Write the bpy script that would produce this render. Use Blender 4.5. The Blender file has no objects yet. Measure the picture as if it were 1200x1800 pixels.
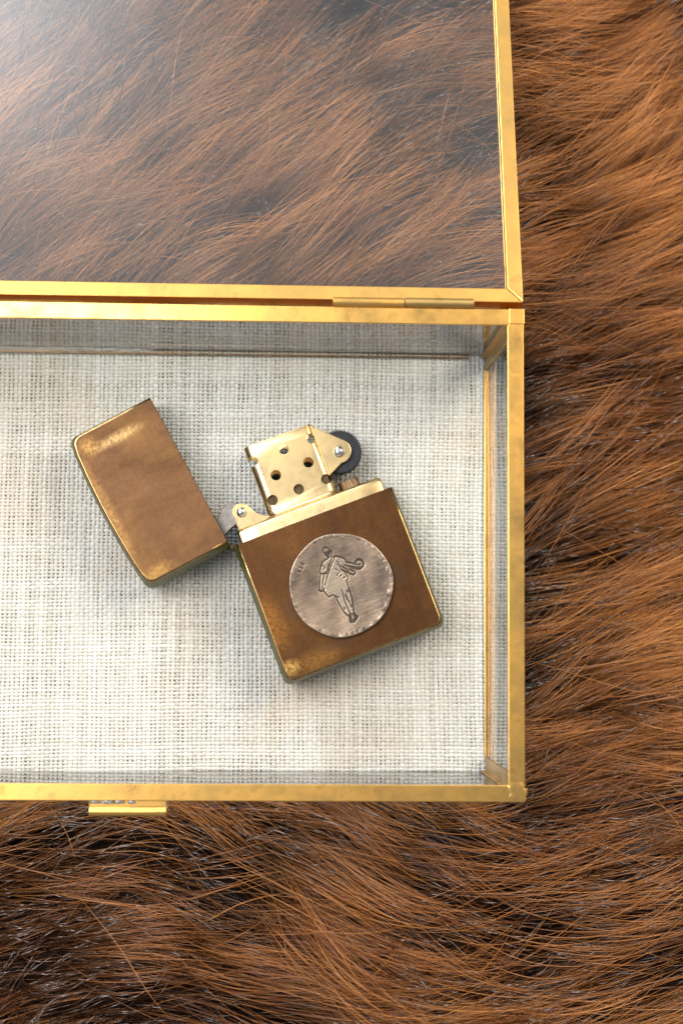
import bpy, bmesh, math, random
import numpy as np
from mathutils import Vector, Matrix, Euler

# ------------------------------------------------------------------ camera, world, lamps, exposure
S = bpy.context.scene
COL = S.collection
MM = 0.001                     # everything below is written in millimetres
CAMP = (2.734848, -16.149274, 328.104597)
CAMR = (0.0830469, -0.0358964, 0.0075347)
W2, H = 50.0366, 41.3424       # half depth of the box, height of its rim above the cloth
XR, XL = 50.0, -108.0          # right and left outer faces of the box

cam_d = bpy.data.cameras.new('camera'); cam = bpy.data.objects.new('camera', cam_d); COL.objects.link(cam)
cam.location = [c * MM for c in CAMP]; cam.rotation_euler = CAMR
cam_d.sensor_fit = 'VERTICAL'; cam_d.sensor_height = 36; cam_d.sensor_width = 24; cam_d.lens = 50
cam_d.clip_start = 0.01; cam_d.clip_end = 20
cam_d.dof.use_dof = True; cam_d.dof.focus_distance = (CAMP[2] - 19) * MM; cam_d.dof.aperture_fstop = 12
S.camera = cam

world = bpy.data.worlds.new('World'); S.world = world; world.use_nodes = True
bg = world.node_tree.nodes['Background']; bg.inputs[0].default_value = (0.93, 0.96, 1.0, 1); bg.inputs[1].default_value = 0.32

def area(name, loc, target, sx, sy, power, color):
    d = bpy.data.lights.new(name, 'AREA'); d.shape = 'RECTANGLE'; d.size = sx * MM; d.size_y = sy * MM
    d.energy = power; d.color = color
    o = bpy.data.objects.new(name, d); COL.objects.link(o)
    o.location = Vector(loc) * MM
    o.rotation_euler = (Vector(target) - Vector(loc)).to_track_quat('-Z', 'Y').to_euler()
    return o
area('window_and_fill_light', (-260, 700, 620), (0, 40, 0), 1250, 720, 1.35, (0.88, 0.94, 1.0))
area('window_and_fill_light', (-470, 1020, 560), (-40, 100, 0), 520, 520, 10., (0.90, 0.95, 1.0))  # added fill panel, brightens the veil on the lid glass at upper left
area('ceiling_light', (-310, 130, 620), (-20, 10, 0), 400, 380, 4.7, (1.0, 0.98, 0.95))
area('room_light', (520, 380, 560), (70, 30, 0), 420, 420, 7.2, (1.0, 0.88, 0.70))

S.view_settings.view_transform = 'Standard'; S.view_settings.look = 'None'
S.view_settings.exposure = 0; S.view_settings.gamma = 1
S.render.engine = 'CYCLES'
S.cycles.use_denoising = True
S.cycles.max_bounces = 10; S.cycles.transparent_max_bounces = 16
S.cycles.caustics_reflective = False; S.cycles.caustics_refractive = False
S.cycles.sample_clamp_indirect = 4

random.seed(5); rng = np.random.default_rng(11)

def cam_ray(px, py):
    R = np.array(Euler(CAMR).to_matrix())
    return R @ np.array([(px - 600) / 2500., -(py - 900) / 2500., -1.])
def unproj(px, py, z):         # photo pixel -> point on the horizontal plane z
    d = cam_ray(px, py); t = (z - CAMP[2]) / d[2]
    return np.array(CAMP) + t * d

# ------------------------------------------------------------------ node helpers
def new_mat(name):
    m = bpy.data.materials.new(name); m.use_nodes = True
    nt = m.node_tree; nt.nodes.clear()
    out = nt.nodes.new('ShaderNodeOutputMaterial')
    return m, nt, out
def N(nt, t, **kw):
    n = nt.nodes.new(t)
    for k, v in kw.items():
        if k.startswith('i_'):
            key = k[2:]; key = int(key) if key.isdigit() else key
            n.inputs[key].default_value = v
        else: setattr(n, k, v)
    return n
def L(nt, a, b): nt.links.new(a, b)
def coords(nt, scale=(1, 1, 1), rot=(0, 0, 0), kind='Object'):
    tc = N(nt, 'ShaderNodeTexCoord'); mp = N(nt, 'ShaderNodeMapping')
    mp.inputs['Scale'].default_value = scale; mp.inputs['Rotation'].default_value = rot
    L(nt, tc.outputs[kind], mp.inputs[0]); return mp.outputs[0]
def noise(nt, vec, scale, detail=4, rough=.55, dist=0):
    n = N(nt, 'ShaderNodeTexNoise'); n.inputs['Scale'].default_value = scale; n.inputs['Detail'].default_value = detail
    n.inputs['Roughness'].default_value = rough; n.inputs['Distortion'].default_value = dist
    L(nt, vec, n.inputs['Vector']); return n.outputs['Fac']
def ramp(nt, fac, stops, interp='LINEAR'):
    r = N(nt, 'ShaderNodeValToRGB'); r.color_ramp.interpolation = interp
    els = r.color_ramp.elements
    while len(els) < len(stops): els.new(.5)
    for e, (pos, c) in zip(els, stops):
        e.position = pos; e.color = (c, c, c, 1) if isinstance(c, (int, float)) else (*c, 1)
    L(nt, fac, r.inputs[0]); return r.outputs[0]
def mixc(nt, fac, a, b, mode='MIX'):
    m = N(nt, 'ShaderNodeMix', data_type='RGBA', blend_type=mode)
    for sock, v in ((0, fac), (6, a), (7, b)):
        if isinstance(v, (int, float)): m.inputs[sock].default_value = v if sock == 0 else (v, v, v, 1)
        elif isinstance(v, tuple): m.inputs[sock].default_value = (*v, 1)
        else: L(nt, v, m.inputs[sock])
    return m.outputs[2]
def math_(nt, op, a, b=None, clamp=False):
    m = N(nt, 'ShaderNodeMath', operation=op, use_clamp=clamp)
    for i, v in enumerate((a, b)):
        if v is None: continue
        if isinstance(v, (int, float)): m.inputs[i].default_value = v
        else: L(nt, v, m.inputs[i])
    return m.outputs[0]
def bump(nt, h, strength, dist=0.0002):
    b = N(nt, 'ShaderNodeBump'); b.inputs['Strength'].default_value = strength; b.inputs['Distance'].default_value = dist
    L(nt, h, b.inputs['Height']); return b.outputs[0]
def principled(nt, out, base=None, metallic=0., rough=.5, normal=None, **kw):
    p = N(nt, 'ShaderNodeBsdfPrincipled')
    for nm, v in (('Base Color', base), ('Metallic', metallic), ('Roughness', rough), ('Normal', normal), *kw.items()):
        if v is None: continue
        if isinstance(v, tuple): p.inputs[nm].default_value = (*v, 1)
        elif isinstance(v, (int, float)): p.inputs[nm].default_value = v
        else: L(nt, v, p.inputs[nm])
    L(nt, p.outputs[0], out.inputs[0]); return p

# ------------------------------------------------------------------ materials
def mat_brass(name, base, dark, rough=.26, spots=.32, stretch=(1, 1, 1)):
    m, nt, out = new_mat(name)
    v = coords(nt); v2 = coords(nt, stretch)
    n1 = noise(nt, v, 130, 5, .6); n2 = noise(nt, v, 900, 3, .6); n3 = noise(nt, v2, 420, 3, .7)
    col = mixc(nt, ramp(nt, n1, [(.35, 0), (.7, 1)]), base, tuple(b * k for b, k in zip(base, (.86, .80, .68))))
    sp = ramp(nt, noise(nt, v, 260, 2, .4), [(.63, 0), (.70, 1)])
    col = mixc(nt, math_(nt, 'MULTIPLY', sp, spots), col, dark)
    r = math_(nt, 'ADD', ramp(nt, n1, [(.3, rough - .06), (.75, rough + .12)]), math_(nt, 'MULTIPLY', n2, .06))
    h = math_(nt, 'ADD', math_(nt, 'MULTIPLY', n2, .4), n3)
    principled(nt, out, col, 1., r, bump(nt, h, .16, .00012))
    return m
M_BRASS = mat_brass('brass', (.92, .55, .165), (.34, .21, .09), .27)
M_BRASS_OLD = mat_brass('brass_aged', (.62, .43, .17), (.25, .16, .07), .3)
M_GOLD = mat_brass('pale_brass', (.79, .605, .33), (.42, .3, .13), .27, .3)

def mat_patina(name, lid):
    m, nt, out = new_mat(name)
    v = coords(nt); vs = coords(nt, (1, .28, 1))
    n1 = noise(nt, vs, 140, 5, .6, .5); n2 = noise(nt, v, 1500, 3, .7); n3 = noise(nt, v, 70, 4, .6)
    c0, c1 = ((.165, .083, .040), (.112, .056, .027)) if lid else ((.135, .060, .022), (.060, .026, .011))
    col = mixc(nt, ramp(nt, n1, [(.3, 0), (.72, 1)]), c0, c1)
    col = mixc(nt, math_(nt, 'MULTIPLY', ramp(nt, n3, [(.48, 0), (.72, 1)]), .34), col, ((.36, .19, .06) if lid else (.24, .105, .027)))
    col = mixc(nt, math_(nt, 'MULTIPLY', ramp(nt, n2, [(.35, 0), (.65, 1)]), .22), col, tuple(c * .5 for c in c1))
    scr = noise(nt, coords(nt, (1, .05, 1), (0, 0, .12)), 5200, 3, .75); scr2 = noise(nt, coords(nt, (.03, 1, 1), (0, 0, -.5)), 1500, 2, .6)
    col = mixc(nt, math_(nt, 'MULTIPLY', ramp(nt, scr, [(.5, 0), (.72, 1)]), .16), col, tuple(c * 1.7 for c in c0))
    col = mixc(nt, math_(nt, 'MULTIPLY', ramp(nt, scr2, [(.62, 0), (.72, 1)]), .10), col, tuple(c * .4 for c in c1))
    # worn bright patches: along one end, and in one corner
    sep = N(nt, 'ShaderNodeSeparateXYZ'); tc = N(nt, 'ShaderNodeTexCoord'); L(nt, tc.outputs['Object'], sep.inputs[0])
    def blob(cx, cy, rx, ry, rot=0):
        ca, sa = math.cos(rot), math.sin(rot)
        dx = math_(nt, 'SUBTRACT', sep.outputs[0], cx * MM); dy = math_(nt, 'SUBTRACT', sep.outputs[1], cy * MM)
        a = math_(nt, 'ADD', math_(nt, 'MULTIPLY', dx, ca), math_(nt, 'MULTIPLY', dy, sa))
        b = math_(nt, 'SUBTRACT', math_(nt, 'MULTIPLY', dy, ca), math_(nt, 'MULTIPLY', dx, sa))
        a = math_(nt, 'DIVIDE', a, rx * MM); b = math_(nt, 'DIVIDE', b, ry * MM)
        d = math_(nt, 'ADD', math_(nt, 'MULTIPLY', a, a), math_(nt, 'MULTIPLY', b, b))
        f_ = math_(nt, 'SUBTRACT', 1., d, True); return math_(nt, 'MULTIPLY', f_, math_(nt, 'ADD', .25, math_(nt, 'MULTIPLY', f_, .9)), True)
    rag = ramp(nt, noise(nt, v, 1300, 6, .8), [(.36, 0), (.68, 1)])
    if lid:
        for args, amt, c in (((32.3, 10.5, 1.7, 8, .0), .6, (.95, .66, .27)), ((33.5, 17, 3, 3, 0), .5, (.85, .5, .15)),
                             ((1.5, 17, 2.5, 6, 0), .6, (.62, .36, .1)), ((18, 20, 20, 2.2, 0), .45, (.66, .38, .12))):
            col = mixc(nt, math_(nt, 'MULTIPLY', math_(nt, 'MULTIPLY', blob(*args), rag), amt, True), col, c)
    else:
        for args, amt, c in (((1.0, -19, 4.5, 9, .1), .50, (.55, .23, .04)), ((1.6, -29.6, 3.0, 2.4, 0), .9, (.85, .52, .15)),
                             ((8, -30, 8, 3, 0), .3, (.72, .36, .07))):
            col = mixc(nt, math_(nt, 'MULTIPLY', math_(nt, 'MULTIPLY', blob(*args), rag), amt, True), col, c)
        for args, amt in (((6.2, -17.5, 2.6, 3.4, 0), 1.), ((30.7, -17.8, 2.3, 4.8, .3), 1.), ((13, -28.2, 7, 2.0, 0), .7), ((28, -12, 2, 1.5, 0), .5), ((4.2, -13.2, 1.0, .8, 0), .7), ((22, -2.4, 1.0, .7, 0), .6)):
            col = mixc(nt, math_(nt, 'MULTIPLY', math_(nt, 'MULTIPLY', blob(*args), rag), amt, True), col, (.07, .045, .035))
    r = math_(nt, 'ADD', ramp(nt, n1, [(.3, .36), (.7, .50)]), math_(nt, 'MULTIPLY', scr, .10))
    principled(nt, out, col, .92, r, bump(nt, math_(nt, 'ADD', n2, noise(nt, coords(nt, (.12, 1, 1)), 900, 3, .7)), .27, .00008))
    return m
M_BODY = mat_patina('patina_case', False); M_LIDP = mat_patina('patina_lid', True)

def mat_side():
    m, nt, out = new_mat('greenish_brass')
    v = coords(nt); n1 = noise(nt, v, 160, 4, .6)
    col = mixc(nt, ramp(nt, n1, [(.35, 0), (.7, 1)]), (.12, .115, .022), (.045, .062, .016))
    principled(nt, out, col, .35, .42, bump(nt, noise(nt, v, 700, 3), .1, .0001)); return m
M_SIDE = mat_side()

def mat_simple(name, base, metallic, rough, nscale=600, ncon=.25, bs=.15):
    m, nt, out = new_mat(name)
    v = coords(nt); n1 = noise(nt, v, nscale, 4, .6)
    col = mixc(nt, ramp(nt, n1, [(.35, 0), (.7, 1)]), base, tuple(b * (1 - ncon) for b in base))
    principled(nt, out, col, metallic, rough, bump(nt, n1, bs, .0001)); return m
M_STEEL = mat_simple('bright_steel', (.78, .80, .83), 1., .16, 500, .2)
M_CAM = mat_simple('dark_spring_steel', (.30, .27, .25), 1., .36, 900, .35)
M_WHEEL = mat_simple('blackened_steel', (.035, .036, .042), .6, .45, 900, .4)
M_FLINT = mat_simple('brown_tarnished_brass', (.25, .17, .10), 1., .4, 700, .5)
M_SOLDER = mat_simple('grey_solder', (.40, .42, .43), 1., .5, 900, .5, .5)
M_EDGE = mat_simple('rubbed_brass_edge', (.44, .29, .13), 1., .24, 500, .3)
M_DARK = mat_simple('sooty_brass', (.12, .08, .04), .8, .5, 700, .4)
M_HIDE = mat_simple('dark_hide', (.025, .014, .009), 0., .9, 200, .4)
M_FELT = mat_simple('cotton_wadding', (.22, .18, .12), 0., .95, 300, .3)

def mat_coin():
    m, nt, out = new_mat('aged_silver')
    v = coords(nt); vb = coords(nt, (.14, 1, 1), (0, 0, math.radians(-42)))
    br = noise(nt, vb, 1500, 4, .7); n3 = noise(nt, v, 160, 4, .6)
    col = mixc(nt, ramp(nt, n3, [(.34, 0), (.68, 1)]), (.47, .345, .245), (.16, .118, .092))
    col = mixc(nt, math_(nt, 'MULTIPLY', ramp(nt, br, [(.35, 0), (.7, 1)]), .45), col, (.15, .12, .105))
    at = N(nt, 'ShaderNodeAttribute', attribute_name='groove')
    ar = N(nt, 'ShaderNodeAttribute', attribute_name='rim')
    col = mixc(nt, math_(nt, 'MULTIPLY', ar.outputs['Fac'], .7), col, (.66, .56, .45))
    col = mixc(nt, math_(nt, 'MULTIPLY', at.outputs['Fac'], .95), col, (.022, .015, .011))
    rgh = math_(nt, 'ADD', .30, math_(nt, 'MULTIPLY', br, .14))
    met = math_(nt, 'SUBTRACT', .95, math_(nt, 'MULTIPLY', at.outputs['Fac'], .9), True)
    rgh = math_(nt, 'ADD', rgh, math_(nt, 'MULTIPLY', at.outputs['Fac'], .4), True)
    principled(nt, out, col, met, rgh, bump(nt, br, .7, .00007)); return m
M_COIN = mat_coin()

def mat_glass(name, dust, rough):
    m, nt, out = new_mat(name)
    fr = N(nt, 'ShaderNodeFresnel'); fr.inputs['IOR'].default_value = 1.5
    # a thin pane reflects at both faces: 2R / (1 + R)
    two = math_(nt, 'DIVIDE', math_(nt, 'MULTIPLY', fr.outputs[0], 2.), math_(nt, 'ADD', fr.outputs[0], 1.))
    geo = N(nt, 'ShaderNodeNewGeometry')
    fac = math_(nt, 'MULTIPLY', two, math_(nt, 'SUBTRACT', 1., geo.outputs['Backfacing']))
    tr = N(nt, 'ShaderNodeBsdfTransparent'); tr.inputs[0].default_value = (.975, .985, .98, 1)
    gl = N(nt, 'ShaderNodeBsdfGlossy'); gl.inputs['Roughness'].default_value = rough
    mx = N(nt, 'ShaderNodeMixShader'); L(nt, fac, mx.inputs[0]); L(nt, tr.outputs[0], mx.inputs[1]); L(nt, gl.outputs[0], mx.inputs[2])
    df = N(nt, 'ShaderNodeBsdfDiffuse'); df.inputs[0].default_value = (.72, .75, .80, 1)
    v = coords(nt)
    vo = N(nt, 'ShaderNodeTexVoronoi'); vo.inputs['Scale'].default_value = 900; L(nt, v, vo.inputs['Vector'])
    vo2 = N(nt, 'ShaderNodeTexVoronoi'); vo2.inputs['Scale'].default_value = 420; L(nt, v, vo2.inputs['Vector'])
    pick = N(nt, 'ShaderNodeSeparateColor'); L(nt, vo.outputs['Color'], pick.inputs[0])
    pick2 = N(nt, 'ShaderNodeSeparateColor'); L(nt, vo2.outputs['Color'], pick2.inputs[0])
    patch = ramp(nt, noise(nt, v, 22, 3), [(.4, .82), (.62, .35)])
    s1 = math_(nt, 'MULTIPLY', math_(nt, 'LESS_THAN', vo.outputs['Distance'], .13), math_(nt, 'GREATER_THAN', pick.outputs[0], patch))
    s2 = math_(nt, 'MULTIPLY', math_(nt, 'LESS_THAN', vo2.outputs['Distance'], .10), math_(nt, 'GREATER_THAN', pick2.outputs[0], .6))
    film = ramp(nt, noise(nt, v, 45, 4, .6), [(.3, .010), (.75, .030)])
    d = math_(nt, 'MULTIPLY', math_(nt, 'ADD', film, math_(nt, 'MULTIPLY', math_(nt, 'ADD', s1, s2), .12)), dust, True)
    d = math_(nt, 'MULTIPLY', d, math_(nt, 'SUBTRACT', 1., geo.outputs['Backfacing']))
    m2 = N(nt, 'ShaderNodeMixShader'); L(nt, d, m2.inputs[0]); L(nt, mx.outputs[0], m2.inputs[1]); L(nt, df.outputs[0], m2.inputs[2])
    L(nt, m2.outputs[0], out.inputs[0]); return m
M_GLASS = mat_glass('clear_glass', .35, .02); M_LGLASS = mat_glass('dusty_glass', 1., .27)

def mat_cloth():
    m, nt, out = new_mat('linen_thread')
    v = coords(nt); at = N(nt, 'ShaderNodeAttribute', attribute_name='tone')
    col = mixc(nt, at.outputs['Fac'], (.49, .465, .41), (.71, .70, .665))
    st = ramp(nt, noise(nt, v, 26, 4, .6, .6), [(.48, 0), (.72, 1)])
    col = mixc(nt, math_(nt, 'MULTIPLY', st, .5), col, (.56, .44, .31))
    fl = ramp(nt, noise(nt, v, 330, 2, .4), [(.74, 0), (.80, 1)])
    col = mixc(nt, math_(nt, 'MULTIPLY', fl, .4), col, (.55, .36, .2))
    principled(nt, out, col, 0., .85, bump(nt, noise(nt, v, 5000, 3, .7), .5, .00008), **{'Specular IOR Level': .2}); return m
M_CLOTH = mat_cloth()

def mat_hair(name, tip_a, tip_b, root, rough, spec):
    m, nt, out = new_mat(name)
    ci = N(nt, 'ShaderNodeHairInfo')
    at = N(nt, 'ShaderNodeAttribute', attribute_name='tone')
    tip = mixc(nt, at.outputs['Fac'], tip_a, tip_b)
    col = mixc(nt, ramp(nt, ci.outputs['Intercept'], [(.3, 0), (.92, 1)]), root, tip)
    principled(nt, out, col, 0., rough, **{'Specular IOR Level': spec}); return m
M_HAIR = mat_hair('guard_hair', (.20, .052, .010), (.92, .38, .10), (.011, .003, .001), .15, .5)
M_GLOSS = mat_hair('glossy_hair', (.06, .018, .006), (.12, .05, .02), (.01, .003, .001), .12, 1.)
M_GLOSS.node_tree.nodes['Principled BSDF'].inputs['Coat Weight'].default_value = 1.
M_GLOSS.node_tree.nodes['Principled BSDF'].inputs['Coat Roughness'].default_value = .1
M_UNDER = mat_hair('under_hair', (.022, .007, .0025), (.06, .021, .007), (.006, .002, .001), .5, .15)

# ------------------------------------------------------------------ mesh helpers
def link(name, me, mat, parent=None, smooth=None, bevel=0, bseg=2):
    if mat is not None and len(me.materials) == 0:
        for mm in (mat if isinstance(mat, (list, tuple)) else [mat]): me.materials.append(mm)
    o = bpy.data.objects.new(name, me); COL.objects.link(o)
    if parent is not None: o.parent = parent
    if smooth is not None:
        me.shade_smooth(); me.set_sharp_from_angle(angle=math.radians(smooth))
    if bevel:
        b = o.modifiers.new('bevel', 'BEVEL'); b.width = bevel * MM; b.segments = bseg; b.limit_method = 'ANGLE'; b.angle_limit = math.radians(40)
        b.harden_normals = False
    return o
def mesh_py(name, V, F):
    me = bpy.data.meshes.new(name); me.from_pydata([(x * MM, y * MM, z * MM) for x, y, z in V], [], F); me.update(); return me
def prism(outline, z0, z1):
    n = len(outline)
    V = [(x, y, z0) for x, y in outline] + [(x, y, z1) for x, y in outline]
    F = [tuple(range(n))[::-1], tuple(range(n, 2 * n))] + [(i, (i + 1) % n, n + (i + 1) % n, n + i) for i in range(n)]
    return V, F
def box(x0, x1, y0, y1, z0, z1): return prism([(x0, y0), (x1, y0), (x1, y1), (x0, y1)], z0, z1)
def circle(cx, cy, r, n=32, a0=0, a1=2 * math.pi):
    full = abs(a1 - a0 - 2 * math.pi) < 1e-6
    return [(cx + r * math.cos(a0 + (a1 - a0) * i / (n if full else n - 1)), cy + r * math.sin(a0 + (a1 - a0) * i / (n if full else n - 1))) for i in range(n)]
def join(*parts):
    V, F = [], []
    for v, f in parts:
        k = len(V); V += list(v); F += [tuple(i + k for i in q) for q in f]
    return V, F
def lathe_z(cx, cy, prof, n=28):           # prof: (r, z), closed at both ends by r = 0 or caps
    V, F = [], []
    for r, z in prof: V += [(cx + r * math.cos(2 * math.pi * i / n), cy + r * math.sin(2 * math.pi * i / n), z) for i in range(n)]
    for k in range(len(prof) - 1):
        for i in range(n): F.append((k * n + i, k * n + (i + 1) % n, (k + 1) * n + (i + 1) % n, (k + 1) * n + i))
    F.append(tuple(range(n))[::-1]); F.append(tuple((len(prof) - 1) * n + i for i in range(n)))
    return V, F
def tube_x(x0, x1, cy, cz, prof, n=20):    # prof: (t along 0..1, r)
    V, F = [], []
    for t, r in prof: V += [(x0 + (x1 - x0) * t, cy + r * math.cos(2 * math.pi * i / n), cz + r * math.sin(2 * math.pi * i / n)) for i in range(n)]
    for k in range(len(prof) - 1):
        for i in range(n): F.append((k * n + i, k * n + (i + 1) % n, (k + 1) * n + (i + 1) % n, (k + 1) * n + i))
    F.append(tuple(range(n))[::-1]); F.append(tuple((len(prof) - 1) * n + i for i in range(n)))
    return V, F
def empty(name, loc, rz=0, parent=None):
    o = bpy.data.objects.new(name, None); COL.objects.link(o); o.empty_display_size = .01
    o.location = Vector(loc) * MM; o.rotation_euler = (0, 0, rz)
    if parent: o.parent = parent
    return o
def tag(o, label, cat, **kw):
    o['label'] = label; o['category'] = cat
    for k, v in kw.items(): o[k] = v

def frame_bars(x0, x1, y0, y1, prof, gap=.06):
    """four mitred bars round a rectangle; prof = closed list of (inward, z)"""
    bars = []
    n = len(prof)
    for side in range(4):
        V = []
        for e in (0, 1):
            for a, z in prof:
                if side == 0: x = (x0 + a + gap) if e == 0 else (x1 - a - gap); y = y0 + a
                elif side == 1: x = x1 - a; y = (y0 + a + gap) if e == 0 else (y1 - a - gap)
                elif side == 2: x = (x1 - a - gap) if e == 0 else (x0 + a + gap); y = y1 - a
                else: x = x0 + a; y = (y1 - a - gap) if e == 0 else (y0 + a + gap)
                V.append((x, y, z))
        F = [(i, (i + 1) % n, n + (i + 1) % n, n + i) for i in range(n)] + [tuple(range(n))[::-1], tuple(range(n, 2 * n))]
        bars.append((V, F))
    return bars
def fix_normals(me):
    bm = bmesh.new(); bm.from_mesh(me); bmesh.ops.recalc_face_normals(bm, faces=bm.faces); bm.to_mesh(me); bm.free()
def build(name, VF, mat, parent=None, smooth=None, bevel=0, bseg=2):
    me = mesh_py(name, *VF); fix_normals(me); return link(name, me, mat, parent, smooth, bevel, bseg)

# ------------------------------------------------------------------ the fur rug (the surface below)
def ground_z(x, y):
    z = -9 + 0 * x
    z = z + 15 * np.exp(-((y + 92) / 34) ** 2) * (0.55 + .45 * np.exp(-((x - 5) / 90) ** 2))
    z = z - 12 / (1 + np.exp(-(x - 66) / 5)) / (1 + np.exp(-(y + 45) / 10)) + 5 * np.exp(-(((x + 40) / 60) ** 2 + ((y - 110) / 45) ** 2))
    z = z + 1.6 * np.sin(x * .11 + y * .05) * np.cos(y * .09 - x * .04)
    d = np.maximum(np.maximum(XL - x, x - XR), np.abs(y) - W2)
    return np.where(d < 0, -9., np.minimum(z, -9 + np.maximum(d, 0) * 1.2))
nx, ny = 90, 110
gx = np.linspace(-170, 170, nx); gy = np.linspace(-190, 230, ny)
GX, GY = np.meshgrid(gx, gy); GZ = ground_z(GX, GY) - 1.0
Vh = list(zip(GX.ravel(), GY.ravel(), GZ.ravel()))
Fh = [(j * nx + i, j * nx + i + 1, (j + 1) * nx + i + 1, (j + 1) * nx + i) for j in range(ny - 1) for i in range(nx - 1)]
rug = empty('fur_rug', (0, -70, -10))
def at_rug(o): o.location = -Vector(rug.location); return o
at_rug(build('hide', (Vh, Fh), M_HIDE, rug, 60))
tag(rug, 'long haired reddish brown fur rug spread under and around the glass box', 'fur rug')

FIELD = [(0, 0, 46), (250, 250, 42), (100, 480, 42), (600, 150, 36), (650, 420, 36), (850, 60, 20), (860, 400, 26), (1000, 80, 17), (1130, 230, 32), (1000, 430, 24),
         (1050, 700, 27), (1150, 640, 20), (1000, 900, 25), (1130, 950, 18), (1000, 1130, 20), (1130, 1280, 14), (960, 1380, 22), (1000, 1500, 10), (820, 1480, -16),
         (640, 1450, -30), (450, 1450, -12), (200, 1460, 14), (60, 1450, 22), (100, 1580, 4), (350, 1560, -14), (560, 1600, -24), (760, 1640, -14), (930, 1680, 12),
         (1120, 1650, 16), (60, 1760, 26), (260, 1730, 14), (520, 1760, -6), (760, 1780, 8), (1100, 1780, 22)]
FP = np.array([unproj(a, b, 3)[:2] for a, b, c in FIELD]); FA = np.radians([c for *_, c in FIELD])
def vnoise(x, y, seed, sc):
    r = np.random.default_rng(seed); out = 0
    for k in range(5):
        a = r.uniform(0, 6.28); fq = sc * r.uniform(.6, 1.7); ph = r.uniform(0, 6.28)
        out = out + np.sin((x * math.cos(a) + y * math.sin(a)) * fq + ph)
    return out / 2.2
def flow(x, y):
    d2 = (x[:, None] - FP[None, :, 0]) ** 2 + (y[:, None] - FP[None, :, 1]) ** 2 + 60
    w = d2 ** -1.6
    return (w * FA[None]).sum(1) / w.sum(1)
LID_T = math.radians(14.0)
LIDY = 51.55
def make_hair(name, n_clump, per, length, rise, rad, mat, spread, seed, ang_sd, pts=11, thin=0., curl=.13):
    r = np.random.default_rng(seed)
    cx = r.uniform(-125, 118, n_clump); cy = r.uniform(-150, 172, n_clump)
    inside = (cx > XL + 4) & (cx < XR - 14) & (cy > -W2 + 10) & (cy < W2 - 12)
    cx, cy = cx[~inside], cy[~inside]; nC = len(cx)
    cang = r.normal(0, ang_sd, nC) + .10 * vnoise(cx, cy, seed + 3, .10)
    clen = r.uniform(.7, 1.25, nC); crise = r.uniform(.3, 1.4, nC) * (1 + .35 * vnoise(cx, cy, seed + 4, .07)); ccurl = r.normal(0, curl, nC)
    ctone = np.clip(r.normal(.5, .22, nC) + .25 * vnoise(cx, cy, seed + 9, .05), 0, 1)
    idx = np.repeat(np.arange(nC), per); n = len(idx)
    rr = np.abs(r.normal(0, 1, n)) * spread; aa = r.uniform(0, 6.283, n)
    ox, oy = rr * np.cos(aa), rr * np.sin(aa)
    stray = r.random(n) < .08
    ha = r.normal(0, .07, n) + stray * r.normal(0, .35, n)
    hl = length * clen[idx] * r.uniform(.65, 1.15, n); hr = rise * crise[idx] * r.uniform(.6, 1.25, n) * np.where(stray, 1.15, 1)
    hc = ccurl[idx] + r.normal(0, .16, n); hw = r.uniform(0, 6.28, n)
    # centre line of each clump
    t = np.linspace(0, 1, pts)
    P = np.zeros((n, pts, 3))
    x = cx.copy(); y = cy.copy(); gxs = np.zeros((nC, pts)); gys = np.zeros((nC, pts)); gas = np.zeros((nC, pts))
    for k in range(pts):
        gxs[:, k] = x; gys[:, k] = y
        a = flow(x, y) + cang + ccurl * (t[k] - .4); gas[:, k] = a
        x = x + np.cos(a) * length * clen / (pts - 1); y = y + np.sin(a) * length * clen / (pts - 1)
    x = cx[idx] + ox; y = cy[idx] + oy; step = hl / (pts - 1)
    x0, y0 = x.copy(), y.copy()
    for k in range(pts):
        pull = np.where(stray, 0., .72) * t[k] ** 1.3 * np.minimum(1, hl / (length * clen[idx]))
        gx_, gy_ = gxs[idx, k], gys[idx, k]
        P[:, k, 0] = x * (1 - pull) + (gx_ + (x - gx_) * .35) * pull
        P[:, k, 1] = y * (1 - pull) + (gy_ + (y - gy_) * .35) * pull
        a = gas[idx, k] + ha + (hc - ccurl[idx]) * (t[k] - .3) + .05 * np.sin(7 * t[k] + hw)
        x = x + np.cos(a) * step; y = y + np.sin(a) * step
    gz = ground_z(P[:, :, 0], P[:, :, 1])
    lift = 1 - (1 - t) ** 2.1
    P[:, :, 2] = gz * .7 + .3 * gz[:, :1] + hr[:, None] * lift[None] * (1 - .28 * t[None] ** 3) + .5 * rr[:, None] / spread * 0
    # keep clear of the box: hair that starts below it comes out from underneath
    dx = np.maximum(XL - P[:, :, 0], P[:, :, 0] - XR); dy = np.abs(P[:, :, 1]) - W2
    d = np.maximum(dx, dy)
    lim = np.where(d < .4, -4.0, -4.0 + (np.maximum(d - .4, 0)) * 1.5)
    P[:, :, 2] = np.minimum(P[:, :, 2], lim + r.uniform(0, 1., n)[:, None] * (d > .4))
    # keep under the open lid
    yl = P[:, :, 1] - LIDY
    lidz = H - np.tan(LID_T) * yl - 5.2
    under = (P[:, :, 0] > XL - 1) & (P[:, :, 0] < XR + 1.5) & (yl > -3) & (yl < 102)
    P[:, :, 2] = np.where(under, np.minimum(P[:, :, 2], lidz), P[:, :, 2])
    bad = ((d < .3) & (P[:, :, 2] > -3.5)).any(1)
    front = 1 / (1 + np.exp((y0 + 50) / 6))                 # fewer hairs and a lower tone in front of the box
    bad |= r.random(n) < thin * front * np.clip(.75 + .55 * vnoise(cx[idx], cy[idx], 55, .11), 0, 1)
    P = P[~bad]; n = len(P)
    P *= MM
    cu = bpy.data.hair_curves.new(name); cu.add_curves([pts] * n)
    cu.attributes['position'].data.foreach_set('vector', P.astype(np.float32).ravel())
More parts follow.
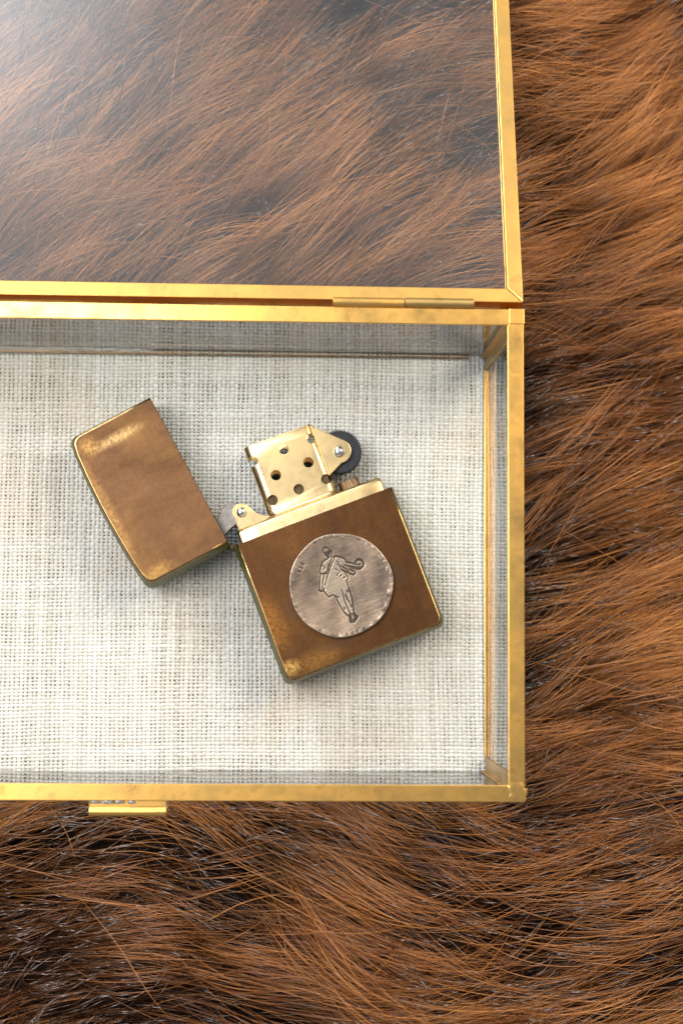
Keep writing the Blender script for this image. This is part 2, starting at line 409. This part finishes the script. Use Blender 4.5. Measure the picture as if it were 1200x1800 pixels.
    ra = cu.attributes.get('radius') or cu.attributes.new('radius', 'FLOAT', 'POINT')
    prof = np.clip(np.minimum(.8 + t * 1.2, 1.0) * (1 - t ** 2 * .88), .1, 1)
    R_ = (rad * r.uniform(.6, 1.35, n))[:, None] * prof[None] * MM
    ra.data.foreach_set('value', R_.astype(np.float32).ravel())
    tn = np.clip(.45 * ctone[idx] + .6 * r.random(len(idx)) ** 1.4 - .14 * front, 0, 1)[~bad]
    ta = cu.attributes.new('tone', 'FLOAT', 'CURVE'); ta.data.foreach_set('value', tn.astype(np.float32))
    cu.materials.append(mat)
    o = bpy.data.objects.new(name, cu); COL.objects.link(o); o.parent = rug; at_rug(o); o['kind'] = 'stuff'
    return o
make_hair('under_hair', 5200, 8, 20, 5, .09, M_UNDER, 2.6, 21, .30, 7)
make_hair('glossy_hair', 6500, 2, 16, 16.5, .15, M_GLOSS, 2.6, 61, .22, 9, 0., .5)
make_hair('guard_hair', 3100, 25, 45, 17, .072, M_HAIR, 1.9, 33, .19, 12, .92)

# ------------------------------------------------------------------ the glass box
bx = empty('glass_box', ((XR + XL) / 2, 0, -4))
tag(bx, 'hinged brass framed glass display box lying open on the fur', 'display box')
def at_box(o): o.location = -Vector(bx.location); return o
ZB = -2.0                                       # underside of the base frame
T = .55; RW = 3.35
# rim and base frames (angle section), mitred
rim_prof = [(0, H), (RW, H), (RW, H - T), (T, H - T), (T, H - 3.6), (0, H - 3.6)]
for V, F in frame_bars(XL, XR, -W2, W2, rim_prof): at_box(build('rim_bar', (V, F), M_BRASS, bx, None, .16))
base_prof = [(0, ZB), (3.3, ZB), (3.3, ZB + T), (T, ZB + T), (T, 1.7), (0, 1.7)]
for k, (V, F) in enumerate(frame_bars(XL, XR, -W2, W2, base_prof)):
    if k % 2 == 0: V = [(x, y, min(z, -.3 if k == 0 else .5)) for x, y, z in V]
    at_box(build('base_bar', (V, F), M_BRASS if k % 2 else M_DARK, bx, None, .1))
PW = 4.3
g0, g1 = .62, 1.95
for xa in (XR - g1 - .61, XL + g1 + .06): at_box(build('floor_strip', box(xa, xa + .55, -W2 + 5.3, W2 - 5.3, .22, .62), M_BRASS, bx, None, .1))
for sx, x in ((1, XR), (-1, XL)):
    for sy in (1, -1):
        y = sy * W2
        q = lambda a, b: (x - sx * a, y - sy * b)
        ol = [q(.02, .02), q(PW, .02), q(PW, T), q(T, T), q(T, PW), q(.02, PW)]
        at_box(build('corner_post', prism(ol, 1.71, H - 3.61), M_BRASS_OLD, bx, None, .1))
        # inside leg of the post up to the rim
        e0, e1, e2 = g1 + .04, g1 + .40, g1 + 3.2
        ol = [q(e0, e0), q(e0 + 1.5, e0), q(e0 + 1.5, e1), q(e1, e1), q(e1, e2), q(e0, e2)]
        at_box(build('corner_post', prism(ol, .30, H - T - .03), M_BRASS_OLD, bx, None, .05))
at_box(build('floor_strip', box(XL + 6, XR - 6.2, W2 - g1 - .62, W2 - g1 - .06, .22, .5), M_FLINT, bx, None, .1))
# panes
g0, g1 = .62, 1.95
at_box(build('side_pane', box(XR - g1, XR - g0, -W2 + g1 + .05, W2 - g1 - .05, 0.3, H - T - .06), M_GLASS, bx))
at_box(build('side_pane', box(XL + g0, XL + g1, -W2 + g1 + .05, W2 - g1 - .05, 0.3, H - T - .06), M_GLASS, bx))
at_box(build('side_pane', box(XL + g0, XR - g0, W2 - g1, W2 - g0, 0.3, H - T - .06), M_GLASS, bx))
at_box(build('side_pane', box(XL + g0, XR - g0, -W2 + g0, -W2 + g1, 0.3, H - T - .06), M_GLASS, bx))
at_box(build('base_pane', box(XL + .7, XR - .7, -W2 + .7, W2 - .7, -1.43, -1.2), M_GLASS, bx))
# soldered corners on the rim
def blob_pad(cx, cy, rx, ry, h, z, seed):
    r = random.Random(seed); n = 26; V = []; F = []
    ks = [1 + .16 * math.sin(2 * a + r.uniform(0, 6)) + r.uniform(-.08, .08) for a in [i * 2 * math.pi / n for i in range(n)]]
    rings = [(1., 0.), (.8, .6), (.5, .9), (.18, 1.)]
    for k, hh in rings:
        for i in range(n):
            a = 2 * math.pi * i / n
            c, s = math.cos(a), math.sin(a)
            c, s = math.copysign(abs(c) ** .6, c), math.copysign(abs(s) ** .6, s)
            V.append((cx + rx * k * ks[i] * c, cy + ry * k * ks[i] * s, z + h * hh + (r.uniform(-.03, .03) if k < 1 else 0)))
    for j in range(len(rings) - 1):
        for i in range(n): F.append((j * n + i, j * n + (i + 1) % n, (j + 1) * n + (i + 1) % n, (j + 1) * n + i))
    F.append(tuple((len(rings) - 1) * n + i for i in range(n)))
    return V, F
at_box(build('solder_joint', blob_pad(XR - 1.6, -W2 + 1.9, 1.75, 1.8, .10, H + .005, 3), M_BRASS, bx, 60))
V, F = box(XR - RW + .3, XR + .14, W2 - 3.1, W2 + .12, H - 3.2, H + .14)
at_box(build('corner_cap', (V, F), M_BRASS, bx, None, .14))
# knuckle hinges and the front catch
HZ = H - .15; HY = W2 + .95
def knuckles(parent, xa, xb, xc):
    at_box(build('hinge_knuckle', tube_x(xa, xb - .05, HY, HZ, [(0, .95), (.004, 1.07), (.996, 1.07), (1, .95)]), M_BRASS, parent, 40))
    at_box(build('hinge_knuckle', tube_x(xb + .05, xc, HY + .12, HZ - .12, [(0, .95), (.004, 1.07), (.996, 1.07), (1, .95)]), M_BRASS_OLD, parent, 40))
knuckles(bx, 10.76, 25.45, 39.72); knuckles(bx, -97.7, -83.4, -68.7)
xc0, xc1 = -36.7, -21.5
pr = [(0, 0), (1.15, 0), (1.25, -.18), (1.35, -.18)] + [(2.2 + .95 * math.cos(a), -.62 + .95 * math.sin(a)) for a in np.linspace(math.radians(150), math.radians(-60), 12)] + [(2.4, -7), (1.9, -7), (1.9, -.9), (1.2, -.6), (0, -.6)]
n = len(pr); V = [(x, -W2 - .02 - a, 40.6 + z) for x in (xc0, xc1) for a, z in pr]
F = [(i, (i + 1) % n, n + (i + 1) % n, n + i) for i in range(n)] + [tuple(range(n))[::-1], tuple(range(n, 2 * n))]
at_box(build('catch_plate', (V, F), M_BRASS, bx, 30, .06))
for k, (cx, rx) in enumerate(((-35.6, 1.0), (-33.2, 1.3), (-30.8, 1.2), (-28.4, .8))):
    at_box(build('solder_bead', blob_pad(cx, -W2 - .25, rx, .45,   .42, 40.62 + .12 * (k % 2), 20 + k), M_SOLDER, bx, 60))

# the lid: opened past flat, its far side resting on the fur
lid = empty('lid', (0, 0, 0), 0, bx)
lid.location = (Vector((0, LIDY, H)) - Vector(((XR + XL) / 2, 0, -4))) * MM
lid.rotation_euler = (-LID_T, 0, 0)
LT = 3.2
lp = [(0, 0), (3.1, 0), (3.1, -.45), (.5, -.45), (.5, -LT + .45), (3.1, -LT + .45), (3.1, -LT), (0, -LT)]
for V, F in frame_bars(XL + .15, XR - .1, 0, 2 * W2, lp, .14): build('lid_bar', (V, F), M_BRASS, lid, None, .12)
build('lid_pane', box(XL + .75, XR - .7, .6, 2 * W2 - .6, -LT + .5, -.5), M_LGLASS, lid)

# ------------------------------------------------------------------ the linen liner: woven threads
x0c, x1c, y0c, y1c = XL + 1.5, XR - 1.5, -W2 + 1.5, W2 - 1.5
liner = build('linen_liner', box(x0c + .2, x1c - .2, y0c + .2, y1c - .2, -1.15, -.75), M_FELT)
tag(liner, 'off-white coarsely woven linen cloth lining the floor of the glass box', 'cloth')
PXW, PYW = 1.04, .82
def warp_uv(x, y):
    return (x + .30 * vnoise(x, y, 71, .045) + .10 * vnoise(x, y, 72, .16), y + .38 * vnoise(x, y, 73, .040) + .10 * vnoise(x, y, 74, .15))
def threads(name, along_y, seed):
    r = np.random.default_rng(seed)
    if along_y: pos = np.arange(x0c + .5, x1c - .3, PXW); a0, a1, per = y0c, y1c, PYW
    else: pos = np.arange(y0c + .4, y1c - .25, PYW); a0, a1, per = x0c, x1c, PXW
    n = len(pos); m = int((a1 - a0) / per * 3.2); s = np.linspace(a0, a1, m)
    first = (x0c + .5) if not along_y else (y0c + .4)
    ph = np.arange(n) % 2
    K = 5; arc = np.linspace(-.12 * math.pi, 1.12 * math.pi, K)
    wid = (PXW * .46 if along_y else PYW * .41)
    ww = wid * np.clip(r.normal(1, .11, n), .72, 1.3)
    Vx = np.zeros((n, m, K, 3)); tone = np.zeros((n, m, K))
    tr = r.normal(0, .18, n)
    for i in range(n):
        wob = .05 * np.sin(s * r.uniform(.2, .5) + r.uniform(0, 6)) + .03 * np.sin(s * r.uniform(1, 2) + r.uniform(0, 6))
        slub = 1 + .13 * np.sin(s * r.uniform(.1, .35) + r.uniform(0, 6)) + .09 * np.sin(s * r.uniform(.6, 1.6) + r.uniform(0, 6))
        up = np.cos(math.pi * ((s - first) / per + ph[i])) * (1 if along_y else -1)
        zc = (-.26 if along_y else -.36) + (.15 if along_y else .19) * up
        h = np.clip(ww[i] * slub, .2, .56)
        for k in range(K):
            off = np.cos(arc[k]) * h; z = zc + np.sin(arc[k]) * .26
            px, py = ((pos[i] + wob + off, s) if along_y else (s, pos[i] + wob + off))
            Vx[i, :, k, 0], Vx[i, :, k, 1], Vx[i, :, k, 2] = px, py, z
        tone[i] = (.62 + tr[i] + .12 * np.sin(s * .17 + r.uniform(0, 6)))[:, None]
    X, Y = warp_uv(Vx[..., 0], Vx[..., 1])
    Vx[..., 0] = np.clip(X, x0c, x1c); Vx[..., 1] = np.clip(Y, y0c, y1c)
    base = np.arange(n * m * K).reshape(n, m, K)
    q = np.stack([base[:, :-1, :-1], base[:, 1:, :-1], base[:, 1:, 1:], base[:, :-1, 1:]], -1).reshape(-1, 4)
    if not along_y: q = q[:, ::-1]
    me = bpy.data.meshes.new(name)
    me.vertices.add(n * m * K); me.vertices.foreach_set('co', (Vx * MM).astype(np.float32).ravel())
    me.loops.add(q.size); me.loops.foreach_set('vertex_index', q.astype(np.int32).ravel())
    me.polygons.add(len(q)); me.polygons.foreach_set('loop_start', np.arange(0, q.size, 4, dtype=np.int32))
    me.polygons.foreach_set('use_smooth', np.ones(len(q), dtype=bool))
    me.update(calc_edges=True)
    at = me.attributes.new('tone', 'FLOAT', 'POINT'); at.data.foreach_set('value', np.clip(tone, 0, 1).astype(np.float32).ravel())
    o = link(name, me, M_CLOTH, liner); o['kind'] = 'stuff'; return o
threads('warp_threads', True, 5); threads('weft_threads', False, 6)

# ------------------------------------------------------------------ the lighter
LZ = .16                                        # top of the weave
TH = 12.9
lit = empty('pocket_lighter', (-9.41, 2.6, LZ), math.radians(21.2))
tag(lit, 'open brown patinated brass flip lighter with a round silver medallion, lying on the linen', 'lighter')

def case_shell(name, outline_fn, mats, parent, th=TH):
    """outline_fn(o) -> open polyline (x, y) grown outward by o; lofted through z with convex sides"""
    lev = []
    fil = .55; k = 5
    bul = lambda z: .95 * (1 - ((z - th / 2) / (th / 2)) ** 2)
    for i in range(k): a = math.pi / 2 * i / (k - 1); lev.append((fil * (1 - math.cos(a)), -fil * (1 - math.sin(a))))
    mid = [(z, bul(z) - bul(fil)) for z in np.linspace(fil, th - fil, 9)[1:-1]]
    top = [(th - z, o) for z, o in lev[::-1]]
    lev = lev + mid + top
    V = []; n = len(outline_fn(0))
    for z, o in lev: V += [(x, y, z) for x, y in outline_fn(o)]
    F = []
    for j in range(len(lev) - 1):
        for i in range(n - 1): F.append((j * n + i, j * n + i + 1, (j + 1) * n + i + 1, (j + 1) * n + i))
    cap0 = len(F); F.append(tuple(range(n))[::-1]); F.append(tuple((len(lev) - 1) * n + i for i in range(n)))
    me = mesh_py(name, V, F); fix_normals(me)
    for m in mats: me.materials.append(m)
    for p in me.polygons:
        cap = len(p.vertices) > 4
        p.use_smooth = not cap; zc = p.center.z / MM; p.material_index = 0 if cap else (2 if zc > th - .42 else 1)
    # orient outward
    if me.polygons[-1].normal.z < 0: me.flip_normals()
    o = bpy.data.objects.new(name, me); COL.objects.link(o); o.parent = parent
    so = o.modifiers.new('wall', 'SOLIDIFY'); so.thickness = .6 * MM; so.offset = -1
    return o
BW, BH = 36.9, 32.5
def body_outline(o, r=1.7):
    w0, w1, b = -o, BW + o, -BH - o
    pts = [(w0, 0), (w0, -8), (w0, -16), (w0, -24)]
    pts += [(w0 + r + r * math.cos(a), b + r + r * math.sin(a)) for a in np.linspace(math.pi, 1.5 * math.pi, 8)]
    pts += [(BW * t, b) for t in (.25, .5, .75)]
    pts += [(w1 - r + r * math.cos(a), b + r + r * math.sin(a)) for a in np.linspace(1.5 * math.pi, 2 * math.pi, 8)]
    pts += [(w1, -24), (w1, -16), (w1, -8), (w1, 0)]
    return pts
case_shell('lower_case', body_outline, [M_BODY, M_SIDE, M_EDGE], lit)
def lid_outline(o, r=1.9):
    w0, w1 = -o, BW + o; b = 20.0 + o
    arch = lambda x: 1.0 * (1 - ((x - BW / 2) / (BW / 2)) ** 2)
    pts = [(w0, 0), (w0, 6), (w0, 12)]
    pts += [(w0 + r - r * math.cos(a), b - r + r * math.sin(a)) for a in np.linspace(0, .5 * math.pi * .92, 8)]
    pts += [(BW * t, b + arch(BW * t)) for t in np.linspace(.10, .90, 13)]
    pts += [(w1 - r + r * math.sin(a), b - r + r * math.cos(a)) for a in np.linspace(.5 * math.pi * .08, .5 * math.pi, 8)]
    pts += [(w1, 12), (w1, 6), (w1, 0)]
    return pts
ca, sa = math.cos(math.radians(21.2)), math.sin(math.radians(21.2))
def to_local(x, y): dx, dy = x + 9.41, y - 2.6; return dx * ca + dy * sa, -dx * sa + dy * ca
flip = case_shell('flip_lid', lid_outline, [M_LIDP, M_SIDE, M_EDGE], lit)
lx, ly = to_local(-11.24, 3.05)
flip.location = (lx * MM, ly * MM, 0); flip.rotation_euler = (0, 0, math.radians(118.9 - 21.2))
# hinge between the two halves
hx, hy = to_local(-10.35, 2.35)
hg = build('case_hinge', lathe_z(hx, hy, [(.45, 1.6), (.62, 1.7), (.62, 5.2), (.45, 5.25), (.45, 5.4), (.62, 5.45), (.62, 9.2), (.45, 9.3)], 18), M_DARK, lit, 40)

# insert: ledge block with rounded shoulders, filling the case
INS_T = 11.9
def insert_block():
    lv = []
    # rounded cross-section in (v, z): from case up to v = 3.2, with big shoulder radii
    sh = 1.35; vt = 3.25; z0, z1 = .9, INS_T
    prof = [(-24, z0)] + [(vt - sh + sh * math.sin(a), z0 + sh - sh * math.cos(a)) for a in np.linspace(0, math.pi / 2, 7)] + \
           [(vt - sh + sh * math.cos(a), z1 - sh + sh * math.sin(a)) for a in np.linspace(0, math.pi / 2, 7)] + [(-24, z1)]
    us = [(1.15, .55), (1.35, .2), (1.8, 0), (6, 0), (18, 0), (30, 0), (34.6, 0), (35.2, .2), (35.45, .55)]
    V = []; n = len(prof)
    for u, ins in us:
        for v, z in prof:
            zz = z0 + ins + (z - z0) * (1 - 2 * ins / (z1 - z0)); vv = v if v < 0 else v - ins * (v / vt)
            V.append((u, vv, zz))
    F = []
    for j in range(len(us) - 1):
        for i in range(n): F.append((j * n + i, j * n + (i + 1) % n, (j + 1) * n + (i + 1) % n, (j + 1) * n + i))
    F += [tuple(range(n)), tuple((len(us) - 1) * n + i for i in range(n))[::-1]]
    return V, F
ins = build('insert', insert_block(), M_GOLD, lit, 50)

# chimney: perforated wind guard
def chimney():
    u0, u1, z0, z1, r, th = 9.1, 25.4, 2.0, 10.4, 1.9, .5
    def ring(i, v):
        P = []
        a0, a1, b0, b1, rr = u0 + i, u1 - i, z0 + i, z1 - i, r - i
        for cx, cz, s in ((a1 - rr, b1 - rr, 0), (a0 + rr, b1 - rr, 1), (a0 + rr, b0 + rr, 2), (a1 - rr, b0 + rr, 3)):
            P += [(cx + rr * math.cos(s * math.pi / 2 + a), v, cz + rr * math.sin(s * math.pi / 2 + a)) for a in np.linspace(0, math.pi / 2, 7)]
        return P
    rings = [ring(-.9, 3.05), ring(-.55, 3.3), ring(-.15, 3.7), ring(0, 4.4), ring(0, 19.8), ring(.08, 20.0), ring(th - .08, 20.0), ring(th, 19.8), ring(th, 3.1)]
    n = len(rings[0]); V = sum(rings, []); F = []
    for j in range(len(rings)):
        k = (j + 1) % len(rings)
        for i in range(n): F.append((j * n + i, j * n + (i + 1) % n, k * n + (i + 1) % n, k * n + i))
    me = mesh_py('chimney', V, F); fix_normals(me)
    o = bpy.data.objects.new('chimney', me); COL.objects.link(o)
    holes = [(17.47, 16.65), (24.2, 16.78), (21.6, 11.89), (13.77, 11.73), (24.04, 6.96), (17.45, 6.99), (11.1, 6.74), (10.0, 16.44)]
    cut = build('cutter', join(*[prism(circle(a, b, 1.18, 24), -2, 14) for a, b in holes]), None)
    md = o.modifiers.new('b', 'BOOLEAN'); md.operation = 'DIFFERENCE'; md.object = cut; md.solver = 'EXACT'
    dg = bpy.context.evaluated_depsgraph_get(); dg.update()
    me2 = bpy.data.meshes.new_from_object(o.evaluated_get(dg)); me2.name = 'chimney'
    o.modifiers.clear(); o.data = me2; bpy.data.objects.remove(cut)
    me2.materials.clear(); me2.materials.append(M_GOLD); me2.shade_smooth(); me2.set_sharp_from_angle(angle=math.radians(35))
    o.parent = ins
    b = o.modifiers.new('bevel', 'BEVEL'); b.width = .09 * MM; b.segments = 2; b.limit_method = 'ANGLE'; b.angle_limit = math.radians(50)
    wick = build('wick_packing', box(9.9, 24.6, 3.3, 8, 2.9, 9.4), M_DARK, ins)
    return o
chimney()
# ears that carry the wheel, the wheel, its rivets and the flint tube
def ear_outline(cx, cy, r, tail, n=18):
    a0 = math.atan2(tail[0][1] - cy, tail[0][0] - cx); a1 = math.atan2(tail[-1][1] - cy, tail[-1][0] - cx)
    return None
WC = (29.0, 11.9); er = 2.75
arcp = [(WC[0] + er * math.cos(a), WC[1] + er * math.sin(a)) for a in np.linspace(math.radians(52), math.radians(-98), 20)]
ear = [(24.9, 19.7)] + arcp + [(24.9, 7.4)]
for z0 in (9.25, 2.45): build('wheel_ear', prism(ear, z0, z0 + .65), M_GOLD, ins, None, .14)
teeth = []
nt_ = 48
for i in range(nt_ * 2):
    a = math.pi * i / nt_; rr = 5.12 if i % 2 else 4.6; teeth.append((WC[0] + .2 + rr * math.cos(a), WC[1] + rr * math.sin(a)))
V1, F1 = prism(teeth, 3.9, 8.6); Vw, Fw = [], []
build('flint_wheel', (V1, F1), M_WHEEL, lit, None, .05, 1)
dome = [(1.25, 9.95), (1.25, 10.15), (1.16, 10.45), (.9, 10.75), (.5, 10.95), (.1, 11.0)]
build('rivet', lathe_z(WC[0] - .1, WC[1] - .1, [(1.0, 2.2)] + [(1.0, 9.9)] + dome, 24), M_STEEL, lit, 50)
fl = []
for i in range(60):
    a = 2 * math.pi * i / 60; rr = 2.42 if i % 2 else 2.34; fl.append((28.7 + rr * math.cos(a), 6.3 + rr * math.sin(a)))
V, F = prism(fl, 0, 2.3)
V = [(x, 3.1 + z * .98, y) for x, y, z in V]          # axis along v
build('flint_tube', (V, F), M_FLINT, ins, None, .1, 1)
# cam ear and cam lever on the hinge side
CC = (3.6, 6.7); cr = 2.05
arcp = [(CC[0] + cr * math.cos(a), CC[1] + cr * math.sin(a)) for a in np.linspace(math.radians(205), math.radians(28), 20)]
cear = [(1.75, 2.2), (1.68, 4.0)] + arcp + [(6.5, 5.7), (7.6, 4.6), (9.0, 3.9), (9.6, 2.2)]
for z0 in (9.1, 2.6): build('cam_ear', prism(cear, z0, z0 + .65), M_GOLD, ins, None, .14)
# curved shoulder that sweeps from the ear down to the ledge
V, F = [], []
nn = 12
for j in range(nn + 1):
    t = j / nn; u = 1.45 + 8.0 * t; vv = 3.2 + .25 * math.sin(t * math.pi) + 1.3 * t ** 2
    for i in range(9):
        a = math.pi * i / 8
        V.append((u, 1.6 + (vv - 1.6) * (.25 + .75 * math.sin(a)), 6.3 - 4.6 * math.cos(a)))
for j in range(nn):
    for i in range(8): F.append((j * 9 + i, j * 9 + i + 1, (j + 1) * 9 + i + 1, (j + 1) * 9 + i))
F += [tuple(range(9)), tuple(nn * 9 + i for i in range(9))]
build('cam_shoulder', (V, F), M_GOLD, ins, 50)
lever = [(1.9, 10.1), (-.1, 8.9), (-2.3, 7.1), (-4.2, 5.2), (-4.0, 2.6), (-1.7, 3.3), (.2, 4.3), (1.7, 4.7), (3.4, 4.6), (5.2, 5.6), (5.3, 7.4), (4.0, 8.6)]
build('cam_lever', prism(lever, 4.6, 8.3), M_CAM, lit, None, .12)
build('rivet', lathe_z(CC[0], CC[1], [(.8, 2.3), (.8, 9.75)] + [(r * .92, z - .15) for r, z in dome], 24), M_STEEL, lit, 50)

# ------------------------------------------------------------------ silver medallion with the engraved figure
CX, CY, CR = 18.55, -16.5, 11.55
ST = []                                          # strokes in the medallion's drawing, (points, width)
def st(w, *p): ST.append((w, np.array(p, float)))
st(9, (392, 318), (386, 290), (396, 268), (418, 262), (438, 274), (446, 300), (430, 312), (412, 318), (392, 318))
st(17, (408, 332), (432, 340), (446, 318), (455, 295)); st(14, (424, 352), (446, 356)); st(7, (470, 290), (473, 330), (462, 352))
st(10, (480, 355), (510, 345), (545, 348), (580, 360), (608, 382), (615, 402))
st(9, (440, 368), (410, 385), (385, 410), (370, 440), (360, 480), (360, 515)); st(10, (358, 515), (400, 521), (430, 512))
st(7, (502, 360), (474, 420), (452, 480), (432, 545)); st(7, (476, 360), (452, 430), (430, 492))
st(7, (365, 525), (360, 580), (355, 640), (350, 680)); st(7, (400, 525), (392, 580), (382, 640), (372, 670))
st(7, (385, 440), (402, 462), (395, 482)); st(8, (440, 430), (441, 480), (415, 508)); st(14, (348, 682), (366, 694), (387, 685), (396, 668))
st(10, (395, 690), (420, 722), (446, 748), (470, 735), (482, 725)); st(6, (428, 548), (420, 600), (404, 642))
st(6, (505, 470), (530, 480), (555, 500)); st(6, (540, 510), (525, 540)); st(6, (550, 545), (572, 530)); st(7, (515, 395), (540, 405), (530, 430))
st(9, (545, 425), (560, 470), (590, 490)); st(11, (612, 402), (660, 410), (710, 424), (755, 424)); st(9, (600, 428), (650, 445), (700, 450), (752, 448))
st(14, (706, 406), (722, 380), (746, 373), (770, 388), (786, 415), (781, 440), (756, 464), (715, 470)); st(9, (660, 458), (700, 464), (740, 460))
st(11, (588, 488), (620, 500), (650, 515), (690, 526), (706, 510), (694, 486), (668, 482), (648, 474)); st(9, (618, 478), (642, 502)); st(8, (562, 440), (592, 456), (622, 472))
st(7, (600, 510), (626, 540), (636, 570), (616, 592)); st(6, (588, 562), (610, 545)); st(8, (616, 592), (626, 622), (641, 660))
st(12, (640, 660), (656, 700), (673, 750), (682, 810), (690, 870), (695, 905)); st(10, (505, 735), (535, 790), (570, 850), (600, 900), (640, 935))
st(10, (575, 680), (590, 740), (602, 790), (620, 830), (645, 885), (660, 908)); st(8, (482, 725), (508, 735), (546, 752)); st(9, (620, 682), (636, 690))
st(13, (614, 730), (630, 772)); st(10, (640, 780), (651, 802)); st(9, (600, 848), (607, 866)); st(9, (662, 820), (668, 845))
st(24, (655, 930), (664, 985)); st(24, (700, 925), (720, 945), (695, 980)); st(8, (650, 918), (694, 908), (738, 940), (702, 990), (668, 1000), (652, 958))
# hallmark 925
for (cx, cy), dig in (((157, 502), '9'), ((171, 465), '2'), ((187, 428), '5')):
    G = {'9': [(4, 3), (1, 5), (-2, 4), (-2, 1), (1, 0), (4, 2), (4, 4), (4, -2), (1, -5), (-2, -4)], '2': [(-3, 3), (0, 5), (3, 4), (3, 1), (-3, -5), (4, -5)],
         '5': [(4, 5), (-3, 5), (-3, 1), (1, 1), (4, -1), (3, -4), (0, -5), (-3, -4)]}[dig]
    a = math.radians(68); k = 3.1
    st(7, *[(cx + k * (gx * math.cos(a) - gy * math.sin(a)), cy - k * (gx * math.sin(a) + gy * math.cos(a))) for gx, gy in G])
n_g = 260
lin = np.linspace(-1, 1, n_g)
U, Vv = np.meshgrid(lin, lin)
# square grid mapped onto the disc
rad0 = np.maximum(np.abs(U), np.abs(Vv)); ang = np.arctan2(Vv, U); nrm = np.hypot(U, Vv); k = np.where(nrm > 0, rad0 / np.maximum(nrm, 1e-9), 0)
DX, DY = U * k, Vv * k
IX, IY = 565 + DX * 515, 627 - DY * 515          # drawing coordinates
gro = np.zeros_like(IX)
for w, P in ST:
    for a, b in zip(P[:-1], P[1:]):
        d = b - a; tt = np.clip(((IX - a[0]) * d[0] + (IY - a[1]) * d[1]) / max(d @ d, 1e-6), 0, 1)
        dist = np.hypot(IX - a[0] - tt * d[0], IY - a[1] - tt * d[1])
        gro = np.maximum(gro, np.clip(1.35 - dist / (w * .82), 0, 1))
rr = np.hypot(DX, DY); th_ = np.arctan2(DY, DX)
edge = np.clip((rr - .88) / .09, 0, 1)
rsec = np.random.default_rng(44); nsec = 84
sv = rsec.uniform(-1, 1, nsec); sr = rsec.uniform(.885, .955, nsec)
sp_ = (th_ + math.pi) / (2 * math.pi) * nsec; si = np.floor(sp_).astype(int) % nsec; sf = sp_ - np.floor(sp_)
edge = np.clip((rr - sr[si]) / .012, 0, 1)
ham = sv[si] + (sf - .5) * np.roll(sv, 3)[si] * 1.6 + 0 * vnoise(th_ * 9, rr * 22, 90, 1.3) * .5 + vnoise(th_ * 21, rr * 30, 91, 1.2) * .5 + vnoise(DX * 30, DY * 30, 92, 1.0) * .4
POLY = [(440, 368), (385, 410), (360, 480), (358, 520), (350, 680), (372, 692), (395, 690), (446, 748), (505, 735), (570, 850), (640, 935), (695, 905), (682, 810), (656, 700), (626, 622), (636, 570),
        (600, 510), (560, 470), (600, 428), (752, 448), (780, 420), (755, 424), (612, 402), (580, 360), (510, 345)]
ins_ = np.zeros(IX.shape, bool)
for (ax, ay), (bx_, by_) in zip(POLY, POLY[1:] + POLY[:1]):
    ins_ ^= ((ay > IY) != (by_ > IY)) & (IX < (bx_ - ax) * (IY - ay) / ((by_ - ay) or 1e-9) + ax)
fig = ins_.astype(float)
for _ in range(3): fig = (fig + np.roll(fig, 1, 0) + np.roll(fig, -1, 0) + np.roll(fig, 1, 1) + np.roll(fig, -1, 1)) / 5
zz = .72 + .05 * fig - .16 * gro + .020 * edge * ham + .015 * edge - .22 * np.clip((rr - .975) / .025, 0, 1) ** 2 + .012 * vnoise(DX * 8, DY * 8, 93, 1.) + .42 * rr ** 2
gro = np.maximum(gro, edge * np.clip(-ham - .15, 0, 1) * .8 * (rr < .972))
rimw = np.clip(.42 * fig + edge * np.clip(.05 + .2 * ham, 0, 1) + np.clip((rr - .972) / .015, 0, 1) * .4, 0, 1)
wobR = 1 + .007 * np.sin(3 * th_ + 1) + .005 * np.sin(7 * th_)
ca2, sa2 = math.cos(math.radians(-21.2)), math.sin(math.radians(-21.2))
lxg, lyg = DX * CR * wobR, DY * CR * wobR
Vc = np.stack([lxg * ca2 - lyg * sa2, lxg * sa2 + lyg * ca2, zz], -1).reshape(-1, 3)
idx = np.arange(n_g * n_g).reshape(n_g, n_g)
q = np.stack([idx[:-1, :-1], idx[:-1, 1:], idx[1:, 1:], idx[1:, :-1]], -1).reshape(-1, 4)
per = np.concatenate([idx[0, :-1], idx[:-1, -1], idx[-1, :0:-1], idx[:0:-1, 0]])
low = Vc[per].copy(); low[:, 2] = 0
b0 = len(Vc); m_ = len(per)
faces = [tuple(r) for r in q.tolist()] + [(int(per[i]), b0 + i, b0 + (i + 1) % m_, int(per[(i + 1) % m_])) for i in range(m_)]
me = mesh_py('medallion', np.concatenate([Vc, low]).tolist(), faces); fix_normals(me)
me.shade_smooth(); me.set_sharp_from_angle(angle=math.radians(60))
for nm, arr in (('groove', np.minimum(gro * 1.15, 1)), ('rim', rimw)):
    at = me.attributes.new(nm, 'FLOAT', 'POINT')
    at.data.foreach_set('value', np.concatenate([arr.ravel(), np.zeros(m_)]).astype(np.float32))
coin = link('medallion', me, M_COIN, lit)
coin.location = (CX * MM, CY * MM, (TH + .01) * MM)
coin['label'] = 'round dark silver disc engraved with a striding figure'
